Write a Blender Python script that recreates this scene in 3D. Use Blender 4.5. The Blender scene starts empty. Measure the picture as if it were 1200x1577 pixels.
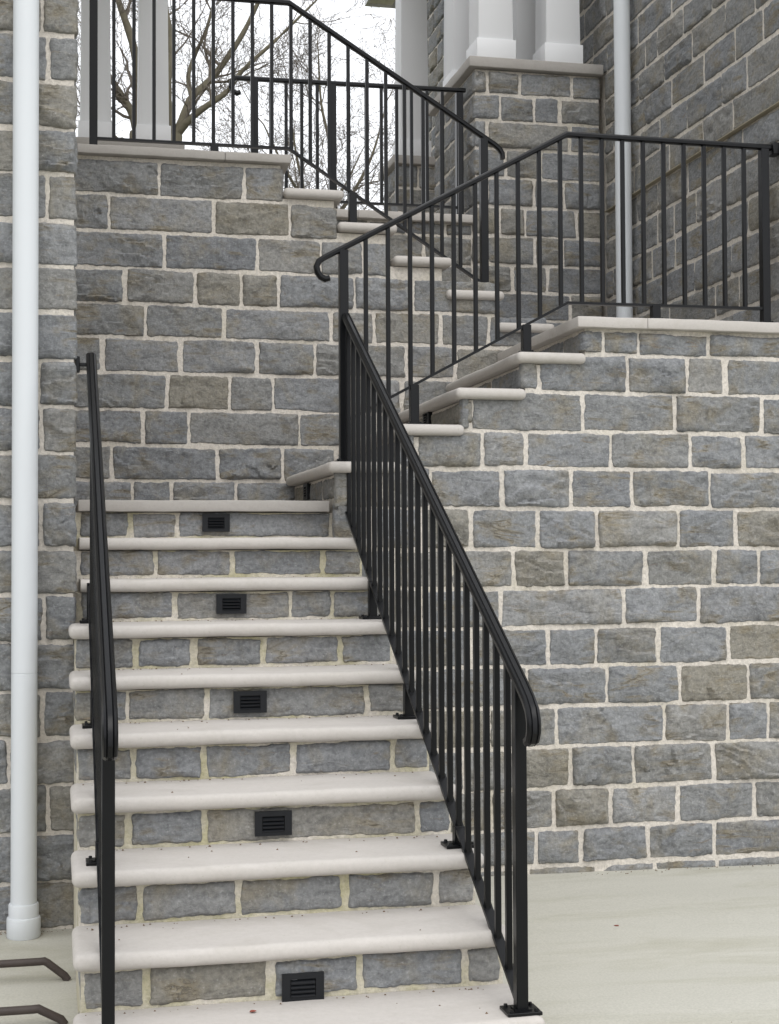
import bpy, bmesh, math, random
import numpy as np
from mathutils import Vector, Matrix

random.seed(7)
rng = np.random.default_rng(11)
SC = bpy.context.scene
COL = SC.collection

# ------------------------------------------------------------------ camera
cam_d = bpy.data.cameras.new('camera')
cam = bpy.data.objects.new('camera', cam_d)
COL.objects.link(cam)
cam_d.sensor_fit = 'HORIZONTAL'
cam_d.sensor_width = 36.0
cam_d.lens = 2313.4 / 1200.0 * 36.0
cam_d.clip_start = 0.05
cam_d.clip_end = 2000
_r = Vector((0.976160, -0.217005, -0.004510))
_u = Vector((-0.002103, -0.030232, 0.999541))
_f = Vector((0.217042, 0.975702, 0.029968))
cam.matrix_world = Matrix(((_r.x, _u.x, -_f.x, -1.18087), (_r.y, _u.y, -_f.y, -6.52749),
                           (_r.z, _u.z, -_f.z, 1.27442), (0, 0, 0, 1)))
SC.camera = cam

# ------------------------------------------------------------------ sky, sun, exposure
SUN_EL, SUN_AZ = math.radians(52), math.radians(176)      # azimuth: clockwise from +Y, sun behind the camera
world = bpy.data.worlds.new('World')
SC.world = world
world.use_nodes = True
wn, wl = world.node_tree.nodes, world.node_tree.links
wn.clear()
w_out = wn.new('ShaderNodeOutputWorld')
w_bg = wn.new('ShaderNodeBackground')
w_sky = wn.new('ShaderNodeTexSky')
w_sky.sky_type = 'NISHITA'
w_sky.sun_disc = False
w_sky.sun_elevation = SUN_EL
w_sky.sun_rotation = SUN_AZ
w_sky.air_density = 1.0
w_sky.dust_density = 3.0
w_hs = wn.new('ShaderNodeHueSaturation')
w_hs.inputs['Saturation'].default_value = 0.15
w_mix = wn.new('ShaderNodeMixRGB')                        # an even white cloud deck over the clear sky
w_mix.inputs['Fac'].default_value = 0.8
w_mix.inputs['Color2'].default_value = (9.6, 9.8, 10.2, 1)
w_bg.inputs['Strength'].default_value = 0.125
wl.new(w_sky.outputs['Color'], w_hs.inputs['Color'])
wl.new(w_hs.outputs['Color'], w_mix.inputs['Color1'])
wl.new(w_mix.outputs['Color'], w_bg.inputs['Color'])
wl.new(w_bg.outputs['Background'], w_out.inputs['Surface'])

sun_d = bpy.data.lights.new('sun', 'SUN')
sun_d.energy = 0.85
sun_d.angle = math.radians(45)
sun_d.color = (1.0, 0.97, 0.93)
sun = bpy.data.objects.new('sun', sun_d)
COL.objects.link(sun)
_sd = Vector((math.sin(SUN_AZ) * math.cos(SUN_EL), math.cos(SUN_AZ) * math.cos(SUN_EL), math.sin(SUN_EL)))
sun.rotation_euler = _sd.to_track_quat('Z', 'Y').to_euler()
sun.location = _sd * 30

SC.view_settings.view_transform = 'Standard'
SC.view_settings.look = 'None'
SC.view_settings.exposure = 0.45
SC.view_settings.gamma = 1.0

# ------------------------------------------------------------------ materials
class NT:
    def __init__(s, name):
        s.m = bpy.data.materials.new(name)
        s.m.use_nodes = True
        s.t = s.m.node_tree
        s.b = s.t.nodes['Principled BSDF']
    def n(s, typ, **kw):
        nd = s.t.nodes.new(typ)
        for k, v in kw.items():
            if k.startswith('_'):
                setattr(nd, k[1:], v)
            else:
                nd.inputs[k.replace('0', ' ') if k not in nd.inputs else k].default_value = v
        return nd
    def l(s, a, b): s.t.links.new(a, b)
    def noise(s, vec, scale, detail=4.0, rough=0.55, dist=0.0):
        nd = s.t.nodes.new('ShaderNodeTexNoise')
        nd.inputs['Scale'].default_value = scale
        nd.inputs['Detail'].default_value = detail
        nd.inputs['Roughness'].default_value = rough
        nd.inputs['Distortion'].default_value = dist
        if vec is not None: s.l(vec, nd.inputs['Vector'])
        return nd.outputs['Fac']
    def ramp(s, fac, stops, interp='LINEAR'):
        nd = s.t.nodes.new('ShaderNodeValToRGB')
        nd.color_ramp.interpolation = interp
        el = nd.color_ramp.elements
        while len(el) < len(stops): el.new(0.5)
        for e, (p, c) in zip(el, stops):
            e.position = p
            e.color = c if len(c) == 4 else (*c, 1)
        s.l(fac, nd.inputs['Fac'])
        return nd.outputs['Color']
    def mix(s, fac, a, b, mode='MIX'):
        nd = s.t.nodes.new('ShaderNodeMixRGB')
        nd.blend_type = mode
        for inp, v in (('Fac', fac), ('Color1', a), ('Color2', b)):
            if hasattr(v, 'links'): s.l(v, nd.inputs[inp])
            elif isinstance(v, (int, float)): nd.inputs[inp].default_value = v
            else: nd.inputs[inp].default_value = (*v, 1)
        return nd.outputs['Color']
    def math(s, op, a, b=0.0):
        nd = s.t.nodes.new('ShaderNodeMath')
        nd.operation = op
        for i, v in enumerate((a, b)):
            if hasattr(v, 'links'): s.l(v, nd.inputs[i])
            else: nd.inputs[i].default_value = v
        return nd.outputs[0]
    def scalevec(s, vec, sc):
        nd = s.t.nodes.new('ShaderNodeVectorMath')
        nd.operation = 'MULTIPLY'
        s.l(vec, nd.inputs[0])
        nd.inputs[1].default_value = sc
        return nd.outputs[0]
    def bump(s, h, strength, distance):
        nd = s.t.nodes.new('ShaderNodeBump')
        nd.inputs['Strength'].default_value = strength
        nd.inputs['Distance'].default_value = distance
        s.l(h, nd.inputs['Height'])
        s.l(nd.outputs['Normal'], s.b.inputs['Normal'])
    def objvec(s):
        tc = s.t.nodes.new('ShaderNodeTexCoord')
        oi = s.t.nodes.new('ShaderNodeObjectInfo')
        ma = s.t.nodes.new('ShaderNodeVectorMath')
        ma.operation = 'MULTIPLY_ADD'
        comb = s.t.nodes.new('ShaderNodeCombineXYZ')
        for i in range(3): s.l(oi.outputs['Random'], comb.inputs[i])
        s.l(comb.outputs[0], ma.inputs[0])
        ma.inputs[1].default_value = (61.0, 37.0, 83.0)
        s.l(tc.outputs['Object'], ma.inputs[2])
        return ma.outputs[0], oi.outputs['Random']
    def worldvec(s):
        return s.t.nodes.new('ShaderNodeNewGeometry').outputs['Position']

def mat_stone():
    s = NT('rock_faced_stone')
    v, rnd = s.objvec()
    base = s.ramp(rnd, [(0.0, (.212, .222, .232)), (.20, (.285, .293, .300)), (.38, (.232, .241, .247)), (.56, (.278, .274, .258)),
                        (.70, (.246, .256, .264)), (.82, (.270, .252, .208)), (.91, (.318, .320, .318)), (1.0, (.210, .220, .233))])
    tint_m = s.ramp(s.noise(v, 5.5, 4, .6, .6), [(.50, (0, 0, 0)), (.72, (.70, .70, .70))])
    c = s.mix(tint_m, base, (.270, .236, .165))
    lam = s.noise(s.scalevec(v, (5.0, 5.0, 13.0)), 1.5, 6, .62, 1.6)
    c = s.mix(s.ramp(lam, [(.34, (.8, .8, .8)), (.50, (0, 0, 0))]), c, s.mix(1.0, c, (.66, .665, .68), 'MULTIPLY'))
    rust = s.ramp(s.noise(s.scalevec(v, (4, 4, 15)), 1.3, 5, .6, 2.4), [(.62, (0, 0, 0)), (.74, (.55, .55, .55))])
    c = s.mix(rust, c, (.235, .165, .085))
    fine = s.noise(v, 55, 6, .7)
    c = s.mix(1.0, c, s.ramp(fine, [(.28, (.62, .62, .64)), (.5, (.97, .97, .97)), (.72, (1.25, 1.25, 1.23))]), 'MULTIPLY')
    ck = s.noise(s.scalevec(v, (2.2, 2.2, 9.5)), 1.1, 7, .6, .5)
    ridge = s.math('ABSOLUTE', s.math('SUBTRACT', ck, .5))
    gate = s.ramp(s.noise(v, 7.0, 3, .5), [(.50, (0, 0, 0)), (.66, (1, 1, 1))])
    stain = s.ramp(ridge, [(.0, (.75, .75, .75)), (.06, (0, 0, 0))])
    c = s.mix(s.mix(1.0, stain, gate, 'MULTIPLY'), c, (.285, .230, .130))
    crack = s.ramp(ridge, [(.0, (.75, .75, .75)), (.010, (0, 0, 0))])
    crack = s.mix(1.0, crack, gate, 'MULTIPLY')
    c = s.mix(crack, c, (.115, .112, .105))
    speck = s.ramp(s.noise(v, 110, 3, .6), [(.60, (0, 0, 0)), (.74, (.6, .6, .6))])
    c = s.mix(speck, c, (.40, .40, .39))
    hs = s.t.nodes.new('ShaderNodeHueSaturation')
    hs.inputs['Saturation'].default_value = .86
    s.l(c, hs.inputs['Color'])
    s.l(hs.outputs['Color'], s.b.inputs['Base Color'])
    s.b.inputs['Roughness'].default_value = .88
    s.b.inputs['Specular IOR Level'].default_value = .25
    h = s.math('ADD', s.math('MULTIPLY', s.noise(v, 30, 9, .74, .2), 1.0), s.math('ADD', s.math('MULTIPLY', lam, .6), s.math('MULTIPLY', crack, -.25)))
    s.bump(h, .9, .016)
    return s.m

def mat_mortar(name, algae):
    s = NT(name)
    v = s.worldvec()
    c = s.mix(s.noise(v, 6, 5), (.62, .570, .505), (.72, .675, .61))
    if algae:
        f = s.ramp(s.noise(v, 4.5, 5, .65), [(.38, (.05, .05, .05)), (.64, (.75, .75, .75))])
        c = s.mix(f, c, (.40, .372, .195))
    else:
        f = s.ramp(s.noise(v, 2.2, 5, .65), [(.52, (0, 0, 0)), (.72, (.45, .45, .45))])
        c = s.mix(f, c, (.45, .41, .28))
    c = s.mix(1.0, c, s.ramp(s.noise(v, 70, 5, .7), [(.28, (.70, .70, .70)), (.55, (1, 1, 1)), (.8, (1.15, 1.15, 1.15))]), 'MULTIPLY')
    s.l(c, s.b.inputs['Base Color'])
    s.b.inputs['Roughness'].default_value = .95
    s.b.inputs['Specular IOR Level'].default_value = .15
    s.bump(s.noise(v, 45, 8, .7), .8, .012)
    return s.m

def mat_limestone(name='limestone', dark=0.0):
    s = NT(name)
    v, rnd = s.objvec()
    k = 1 - dark
    c = s.mix(s.noise(s.scalevec(v, (.6, 1.6, 1.6)), 5, 6, .6, .5), (.448 * k, .421 * k, .391 * k), (.510 * k, .481 * k, .448 * k))
    dirt = s.ramp(s.noise(v, 2.6, 6, .68, .8), [(.50, (0, 0, 0)), (.75, (.42, .42, .42))])
    c = s.mix(dirt, c, (.36 * k, .333 * k, .287 * k))
    foot = s.ramp(s.noise(s.scalevec(v, (1.0, 3.0, 3.0)), 4.0, 7, .7, 1.2), [(.50, (0, 0, 0)), (.70, (.22, .22, .22))])
    c = s.mix(foot, c, (.58 * k, .55 * k, .525 * k))
    c = s.mix(1.0, c, s.ramp(s.noise(v, 60, 6, .75), [(.30, (.93, .93, .925)), (.55, (1, 1, 1)), (.75, (1.03, 1.03, 1.03))]), 'MULTIPLY')
    sp = s.ramp(s.noise(v, 85, 3, .5), [(.66, (0, 0, 0)), (.76, (.55, .55, .55))])
    c = s.mix(sp, c, (.36, .34, .28))
    s.l(c, s.b.inputs['Base Color'])
    s.b.inputs['Roughness'].default_value = .8
    s.b.inputs['Specular IOR Level'].default_value = .3
    s.bump(s.noise(v, 90, 6, .7), .22, .004)
    return s.m

def mat_simple(name, col, rough=.6, spec=.4, bump=None, var=None, metal=0.0):
    s = NT(name)
    v, rnd = s.objvec()
    if var:
        c = s.mix(s.noise(v, var[0], 5, .65), tuple(x * (1 - var[1]) for x in col), tuple(min(1, x * (1 + var[1])) for x in col))
        s.l(c, s.b.inputs['Base Color'])
    else:
        s.b.inputs['Base Color'].default_value = (*col, 1)
    s.b.inputs['Roughness'].default_value = rough
    s.b.inputs['Specular IOR Level'].default_value = spec
    s.b.inputs['Metallic'].default_value = metal
    if bump: s.bump(s.noise(v, bump[0], 5, .6), bump[1], bump[2])
    return s.m

def mat_concrete():
    s = NT('concrete')
    v = s.worldvec()
    c = s.mix(s.noise(s.scalevec(v, (.5, 1.3, 1)), 1.4, 6, .65, .6), (.415, .405, .352), (.53, .518, .458))
    st = s.ramp(s.noise(s.scalevec(v, (.7, 3.0, 1)), 1.1, 6, .7, 1.0), [(.48, (0, 0, 0)), (.70, (.6, .6, .6))])
    c = s.mix(st, c, (.35, .335, .255))
    c = s.mix(1.0, c, s.ramp(s.noise(v, 120, 4, .7), [(.25, (.82, .82, .82)), (.6, (1.03, 1.03, 1.03))]), 'MULTIPLY')
    s.l(c, s.b.inputs['Base Color'])
    s.b.inputs['Roughness'].default_value = .9
    s.bump(s.noise(v, 160, 5, .7), .25, .003)
    return s.m

M_STONE = mat_stone()
M_MORTAR = mat_mortar('mortar', False)
M_MORTAR_STAIR = mat_mortar('mossy_mortar', True)
M_LIME = mat_limestone()
M_CAP = mat_limestone('weathered_limestone', .22)
M_BLACK = mat_simple('black_painted_steel', (.0035, .0038, .0046), .30, .25, (240, .06, .001))
M_LIGHT = mat_simple('dark_grey_cast_metal', (.006, .007, .009), .45, .3, (150, .15, .001))
M_PIPE = mat_simple('white_pvc', (.61, .635, .655), .42, .4, None, (1.5, .03))
M_WHITE = mat_simple('white_paint', (.72, .725, .735), .55, .4, (60, .05, .002), (2.0, .03))
M_SOFFIT = mat_simple('cream_soffit_boards', (.80, .76, .70), .6, .3, None, (3.0, .06))
M_BRONZE = mat_simple('dark_bronze', (.055, .043, .038), .6, .4, (80, .3, .002), (14.0, .45))
M_BARK = mat_simple('grey_bark', (.15, .135, .098), .95, .1, (9, .6, .03), (2.5, .35))
M_TWIG = mat_simple('twig_bark', (.17, .148, .125), .95, .1, None, (3.0, .25))
M_LEAF = mat_simple('dry_leaf', (.22, .055, .035), .8, .2, None, (30.0, .3))
M_CONC = mat_concrete()
M_GROUND = mat_simple('rough_grass_soil', (.07, .075, .035), .95, .1, (8, .6, .05), (2.0, .4))
M_ROOF = mat_simple('roof_shingle', (.08, .08, .085), .9, .2, (20, .4, .01), (6.0, .2))
M_FLASH = mat_simple('tan_flashing', (.34, .30, .22), .7, .4, None, (10.0, .2))

# ------------------------------------------------------------------ helpers
def link(name, me, mat, parent=None, loc=(0, 0, 0), rotz=0.0):
    if mat is not None and len(me.materials) == 0: me.materials.append(mat)
    o = bpy.data.objects.new(name, me)
    COL.objects.link(o)
    o.location = loc
    o.rotation_euler = (0, 0, rotz)
    if parent is not None: o.parent = parent
    return o

def tag(o, label=None, cat=None, group=None, kind=None):
    if label: o['label'] = label
    if cat: o['category'] = cat
    if group: o['group'] = group
    if kind: o['kind'] = kind
    return o

def empty(name, loc=(0, 0, 0)):
    o = bpy.data.objects.new(name, None)
    COL.objects.link(o)
    o.location = loc
    o.empty_display_size = .1
    return o

def mesh_from(verts, faces, name, smooth=False):
    me = bpy.data.meshes.new(name)
    me.from_pydata(verts, [], faces)
    me.update()
    if smooth: me.polygons.foreach_set('use_smooth', [True] * len(me.polygons))
    return me

def bm_mesh(bm, name, smooth_angle=None):
    bmesh.ops.recalc_face_normals(bm, faces=bm.faces)
    me = bpy.data.meshes.new(name)
    bm.to_mesh(me)
    bm.free()
    if smooth_angle:
        me.polygons.foreach_set('use_smooth', [True] * len(me.polygons))
        me.set_sharp_from_angle(angle=math.radians(smooth_angle))
    return me

def add_box(bm, x0, x1, y0, y1, z0, z1):
    r = bmesh.ops.create_cube(bm, size=1.0)
    for v in r['verts']:
        v.co = Vector(((x0 + x1) / 2 + v.co.x * (x1 - x0), (y0 + y1) / 2 + v.co.y * (y1 - y0), (z0 + z1) / 2 + v.co.z * (z1 - z0)))
    return r['verts']

def box(name, mat, parent, x0, x1, y0, y1, z0, z1, bevel=0.0, seg=2):
    bm = bmesh.new()
    cx, cy, cz = (x0 + x1) / 2, (y0 + y1) / 2, (z0 + z1) / 2
    add_box(bm, x0 - cx, x1 - cx, y0 - cy, y1 - cy, z0 - cz, z1 - cz)
    if bevel:
        bmesh.ops.bevel(bm, geom=bm.edges[:], offset=bevel, segments=seg, affect='EDGES', profile=.5)
    return link(name, bm_mesh(bm, name, 40 if bevel else None), mat, parent, (cx, cy, cz))

def slab(name, mat, parent, x0, x1, y0, y1, z0, z1, sides, rad, seg=5):
    """stone slab, edges on the named sides ('-x','+x','-y','+y') rounded to a bullnose; edge line a little uneven"""
    cx, cy, cz = (x0 + x1) / 2, (y0 + y1) / 2, (z0 + z1) / 2
    bm = bmesh.new()
    add_box(bm, x0 - cx, x1 - cx, y0 - cy, y1 - cy, z0 - cz, z1 - cz)
    hx, hy = (x1 - x0) / 2, (y1 - y0) / 2
    on = lambda e, ax, val: all(abs(getattr(v.co, ax) - val) < 1e-6 for v in e.verts)
    sel = set()
    vert = set()
    for e in bm.edges:
        horizontal = abs(e.verts[0].co.z - e.verts[1].co.z) < 1e-6
        hits = [('-x' in sides and on(e, 'x', -hx)), ('+x' in sides and on(e, 'x', hx)), ('-y' in sides and on(e, 'y', -hy)), ('+y' in sides and on(e, 'y', hy))]
        if horizontal and any(hits): sel.add(e)
        if not horizontal and sum(hits) >= 2: sel.add(e)
    bmesh.ops.bevel(bm, geom=list(sel), offset=rad, segments=seg, affect='EDGES', profile=.5, clamp_overlap=True)
    # cut along the long direction so that the edge can wander by a millimetre or two
    long_x = (x1 - x0) > (y1 - y0)
    n = max(3, int(max(x1 - x0, y1 - y0) / .06))
    L = hx if long_x else hy
    for i in range(1, n):
        t = -L + 2 * L * i / n
        bmesh.ops.bisect_plane(bm, geom=bm.verts[:] + bm.edges[:] + bm.faces[:], plane_co=(t, 0, 0) if long_x else (0, t, 0), plane_no=(1, 0, 0) if long_x else (0, 1, 0))
    ph = [random.uniform(0, 6.3) for _ in range(6)]
    for v in bm.verts:
        a = v.co.x if long_x else v.co.y
        d = .0012 * math.sin(a * 9 + ph[0]) + .001 * math.sin(a * 23 + ph[1])
        e = .0010 * math.sin(a * 7 + ph[2]) + .0008 * math.sin(a * 31 + ph[3])
        if long_x: v.co.y += d
        else: v.co.x += d
        v.co.z += e
    return link(name, bm_mesh(bm, name, 50), mat, parent, (cx, cy, cz))

# ---- noise fields for the split stone faces (tileable, 1/f)
def fbm_field(n, beta, ax=1.0, az=1.0, seed=0):
    g = np.random.default_rng(seed)
    fx = np.fft.fftfreq(n)[None, :] * n * ax
    fz = np.fft.fftfreq(n)[:, None] * n * az
    f = np.sqrt(fx ** 2 + fz ** 2)
    f[0, 0] = 1
    a = (g.normal(size=(n, n)) + 1j * g.normal(size=(n, n))) / f ** beta
    a[f < 3] *= .15
    a[0, 0] = 0
    r = np.real(np.fft.ifft2(a))
    return (r - r.mean()) / r.std()
NF = 512
FA = fbm_field(NF, 1.75, 1.0, .75, 1)
FB = fbm_field(NF, 1.45, .55, 1.0, 2)
FW = fbm_field(NF, 1.9, 1, 1, 3)
def samp(F, x, z, k=260.0):
    x = (x * k) % NF
    z = (z * k) % NF
    i = np.floor(x).astype(int); j = np.floor(z).astype(int)
    fx, fz = x - i, z - j
    i0, j0, i1, j1 = i % NF, j % NF, (i + 1) % NF, (j + 1) % NF
    return (F[j0, i0] * (1 - fx) * (1 - fz) + F[j0, i1] * fx * (1 - fz) + F[j1, i0] * (1 - fx) * fz + F[j1, i1] * fx * fz)

def stone_mesh(w, h, cell=.013, amp=1.0, proud=.012):
    """rock-faced block: outward is -Y, face plane y = 0, back runs into the mortar"""
    ox, oz = rng.uniform(0, 40, 2)
    def params(L):
        n = max(4, int(round((L - .03) / cell)))
        a = np.concatenate([[0, .0025 / L, .0065 / L, .013 / L], np.linspace(.022 / L, 1 - .022 / L, n), [1 - .013 / L, 1 - .0065 / L, 1 - .0025 / L, 1]])
        return a
    U, V = np.meshgrid(params(w), params(h))
    nz, nx = U.shape
    jit = .0030
    hf = lambda a, o: .0016 * samp(FB, a + ox + o, a * 0 + oz + o, 900)
    cr = .0045
    eL = hf(V * h, 1) + jit * samp(FA, V * h + ox, V * 0 + oz, 300) + cr * np.abs(2 * V - 1) ** 14
    eR = hf(V * h, 2) - jit * samp(FA, V * h + ox + 3, V * 0 + oz + 5, 300) - cr * np.abs(2 * V - 1) ** 14
    eB = hf(U * w, 3) + jit * samp(FA, U * w + ox + 7, U * 0 + oz + 2, 220) + cr * .7 * np.abs(2 * U - 1) ** (14 * max(1, w / h))
    eT = hf(U * w, 4) - jit * samp(FA, U * w + ox + 9, U * 0 + oz + 8, 220) - cr * .7 * np.abs(2 * U - 1) ** (14 * max(1, w / h))
    x = -w / 2 + eL + U * (w - eL * 1 + eR)
    z = -h / 2 + eB + V * (h - eB + eT)
    # signed distance to outline
    d = np.minimum(np.minimum(U * w, (1 - U) * w), np.minimum(V * h, (1 - V) * h))
    fall = np.clip(d / .0065, 0, 1)
    fall = fall * (2 - fall)
    big = np.clip(d / .03, 0, 1)
    big = big * (2 - big)
    n1 = samp(FA, x + ox, z + oz, 230)
    n2 = samp(FB, x + ox + 11, z + oz + 3, 330)
    # split ledges: terraces along a tilted bedding plane
    tilt = rng.uniform(-.35, .35)
    q = (z + tilt * x) / rng.uniform(.075, .16) + rng.uniform(0, 1) + .75 * samp(FW, x + oz, z + ox, 130)
    saw = q - np.floor(q)
    ledge = np.where(saw < .93, saw / .93, (1 - saw) / .07)
    lv = samp(FW, x + ox + 20, z + oz + 9, 110)
    ledge *= np.clip(lv + .25, 0, 1.2)
    wx = x + .012 * samp(FW, x + ox + 4, z + oz + 6, 200)
    wz = z + .010 * samp(FW, x + oz + 8, z + ox + 2, 200)
    facet = np.full_like(x, 1.0)
    for _ in range(rng.integers(4, 8)):
        px, pz = rng.uniform(-w / 2, w / 2), rng.uniform(-h / 2, h / 2)
        facet = np.minimum(facet, rng.uniform(.002, .013) + rng.uniform(-.11, .11) * (wx - px) + rng.uniform(-.16, .16) * (wz - pz))
    facet = np.clip(facet, -.012, .016)
    relief = amp * .75 * (.2 + .8 * big) * facet - .0158 + (proud + .0035) * (.30 + .70 * big) + amp * (.25 + .75 * big) * (.0042 * n1 + .0030 * n2 + .0150 * (ledge - .3))
    relief = np.where(relief > -.013, relief, -.013 + (relief + .013) * .12)
    y = -relief * fall + (1 - fall) * .022
    P = np.stack([x, y, z], -1).reshape(-1, 3)
    idx = np.arange(nz * nx).reshape(nz, nx)
    quads = np.stack([idx[:-1, :-1], idx[:-1, 1:], idx[1:, 1:], idx[1:, :-1]], -1).reshape(-1, 4)
    # plain box behind the face so that a block has depth
    border = np.concatenate([idx[0, :], idx[1:, -1], idx[-1, -2::-1], idx[-2:0:-1, 0]])
    nb = len(border)
    back = P[border].copy()
    back[:, 1] = .05
    P = np.concatenate([P, back])
    bi = np.arange(nb) + nz * nx
    side = np.stack([np.roll(border, -1), border, bi, np.roll(bi, -1)], -1)
    me = bpy.data.meshes.new('stone')
    F = np.concatenate([quads, side])
    me.vertices.add(len(P)); me.vertices.foreach_set('co', P.astype(np.float32).ravel())
    me.loops.add(F.size); me.loops.foreach_set('vertex_index', F.astype(np.int32).ravel())
    me.polygons.add(len(F))
    me.polygons.foreach_set('loop_start', np.arange(0, F.size, 4, dtype=np.int32))
    me.polygons.foreach_set('use_smooth', np.ones(len(F), dtype=bool))
    me.update(calc_edges=True)
    me.set_sharp_from_angle(angle=math.radians(38))
    me.materials.append(M_STONE)
    return me

def stone(parent, a0, a1, z0, z1, plane, face='-y', gap=.0068, cell=.0105, amp=1.0, proud=.012, gapz=None):
    """one block on a wall face; a0..a1 runs along X for '-y' faces and along Y for '-x' / '+x' faces"""
    w, h = a1 - a0 - 2 * gap, z1 - z0 - 2 * (gap if gapz is None else gapz)
    if w < .03 or h < .02: return None
    me = stone_mesh(w, h, cell, amp, proud)
    c = (a0 + a1) / 2; z = (z0 + z1) / 2
    if face == '-y': return link('stone', me, None, parent, (c, plane, z), 0)
    if face == '-x': return link('stone', me, None, parent, (plane, c, z), -math.pi / 2)
    return link('stone', me, None, parent, (plane, c, z), math.pi / 2)

def rand_joints(a0, a1, lo=.20, hi=.42):
    r = []
    a = a0 + random.uniform(.1, hi)
    while a < a1 - .1:
        r.append(a)
        a += random.uniform(lo, hi)
    return r

def course(parent, a0, a1, z0, z1, joints, plane, face='-y', **kw):
    js = [a0] + [j for j in sorted(joints) if a0 + .04 < j < a1 - .04] + [a1]
    for p, q in zip(js[:-1], js[1:]): stone(parent, p, q, z0, z1, plane, face, **kw)

def prism_xz(bm, poly, y0, y1):
    v0 = [bm.verts.new((x, y0, z)) for x, z in poly]
    v1 = [bm.verts.new((x, y1, z)) for x, z in poly]
    n = len(poly)
    bm.faces.new(v0); bm.faces.new(v1[::-1])
    for i in range(n): bm.faces.new((v0[i], v0[(i + 1) % n], v1[(i + 1) % n], v1[i]))

def prism_yz(bm, poly, x0, x1):
    v0 = [bm.verts.new((x0, y, z)) for y, z in poly]
    v1 = [bm.verts.new((x1, y, z)) for y, z in poly]
    n = len(poly)
    bm.faces.new(v0); bm.faces.new(v1[::-1])
    for i in range(n): bm.faces.new((v0[i], v0[(i + 1) % n], v1[(i + 1) % n], v1[i]))

# ------------------------------------------------------------------ dimensions
R = .17            # riser
D1, D2 = .2985, .2908
T = .050           # tread thickness
GZ = -.17          # paving level
YL = .1514         # nosing line of the first landing
YB = 1.296         # face of the rear wall
XW = 2.22          # face of the house wall on the right
YP = 2.42          # face of the porch front
def nose(k): return YL - (9 - k) * D1

# ------------------------------------------------------------------ ground
ground = link('ground', mesh_from([(-400, -400, GZ - .08), (400, -400, GZ - .08), (400, 400, GZ - .08), (-400, 400, GZ - .08)], [(0, 1, 2, 3)], 'ground'), M_GROUND)
tag(ground, kind='structure')
def paving_sheet():
    bm = bmesh.new()
    bmesh.ops.create_grid(bm, x_segments=120, y_segments=120, size=.5)
    for v in bm.verts:
        x, y = v.co.x * 14 + 1.0, v.co.y * 12 - 4.0
        z = GZ + .004 * math.sin(x * 1.7 + .6 * y) + .003 * math.sin(y * 2.3 - x) - .010 * max(0, x - .5) / 2
        v.co = Vector((x, y, z))
    return bm_mesh(bm, 'pavement', 60)
pav = link('pavement', paving_sheet(), M_CONC)
tag(pav, kind='structure')
# raised bank behind the house where the trees grow
bank = link('bank', mesh_from([(-60, 6.2, 2.9), (60, 6.2, 2.9), (60, 90, 3.4), (-60, 90, 3.4), (-60, 6.2, -.3), (60, 6.2, -.3)],
                              [(0, 1, 2, 3), (4, 5, 1, 0)], 'bank'), M_GROUND)
tag(bank, kind='structure')

# ------------------------------------------------------------------ lower flight
RISER = {9: [-.858, -.651], 8: [-.77, -.443, -.047], 7: [-.709, -.241, -.062], 6: [-.882, -.657, -.391, -.086],
         5: [-.925, -.637, -.042], 4: [-.919, -.676, -.366, -.008], 3: [-.948, -.705, .008], 2: [-.927, -.627, -.299, -.002], 1: [-.927, -.572, -.311, .005]}
XSL, XSR = -1.131, .147
bm = bmesh.new()
poly = [(1.28, GZ - .05), (nose(0) + .05, GZ - .05)]
for k in range(0, 10):
    poly += [(nose(k) + .05, k * R - T - .004 - (R - .001 if False else 0)), ]
    if k < 9: poly += [(nose(k + 1) + .05, k * R - T - .004)]
poly += [(1.28, 9 * R - T - .004)]
prism_yz(bm, poly, XSL + .022, XSR - .022)
stairs = link('stair_flight', bm_mesh(bm, 'stair_flight'), M_MORTAR_STAIR)
tag(stairs, 'lower flight of stone steps with pale limestone treads rising from the paving', 'stairs', 'stair flights')
for k in range(0, 9):
    xl = XSL if k <= 6 else -1.083
    xr = XSR
    slab('tread', M_LIME, stairs, xl, xr, nose(k), nose(k + 1) + .048, k * R - T, k * R, ('-y', '-x', '+x') if k <= 6 else ('-y', '+x'), .0225)
slab('landing_edge', M_CAP, stairs, -1.083, .026, nose(9), nose(9) + .30, 9 * R - .050, 9 * R, ('-y',), .004, 2)
box('landing_slab', M_CAP, stairs, -1.083, -.004, nose(9) + .302, 1.29, 9 * R - .050, 9 * R - .002)
for k in range(0, 10):
    z0 = (k - 1) * R + .003 if k > 0 else GZ
    z1 = k * R - T - .001
    xl = XSL + .016 if k <= 6 else -1.083
    xr = XSR - .02 if k < 9 else .048
    js = RISER.get(k, [-.9, -.55, -.2])
    course(stairs, xl, xr, z0, z1, js, nose(k) + .034, gap=.0075, gapz=.0045, cell=.010, amp=.50, proud=.007)
# left cheek of the lower flight (seen edge on)
for k in range(0, 7):
    course(stairs, nose(k) + .06, nose(min(k + 2, 7)) + .02, (k - 1) * R + .006, k * R - T - .006, [nose(k + 1)], XSL + .012, '-x', gap=.0085, amp=.35, proud=.004)

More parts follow.
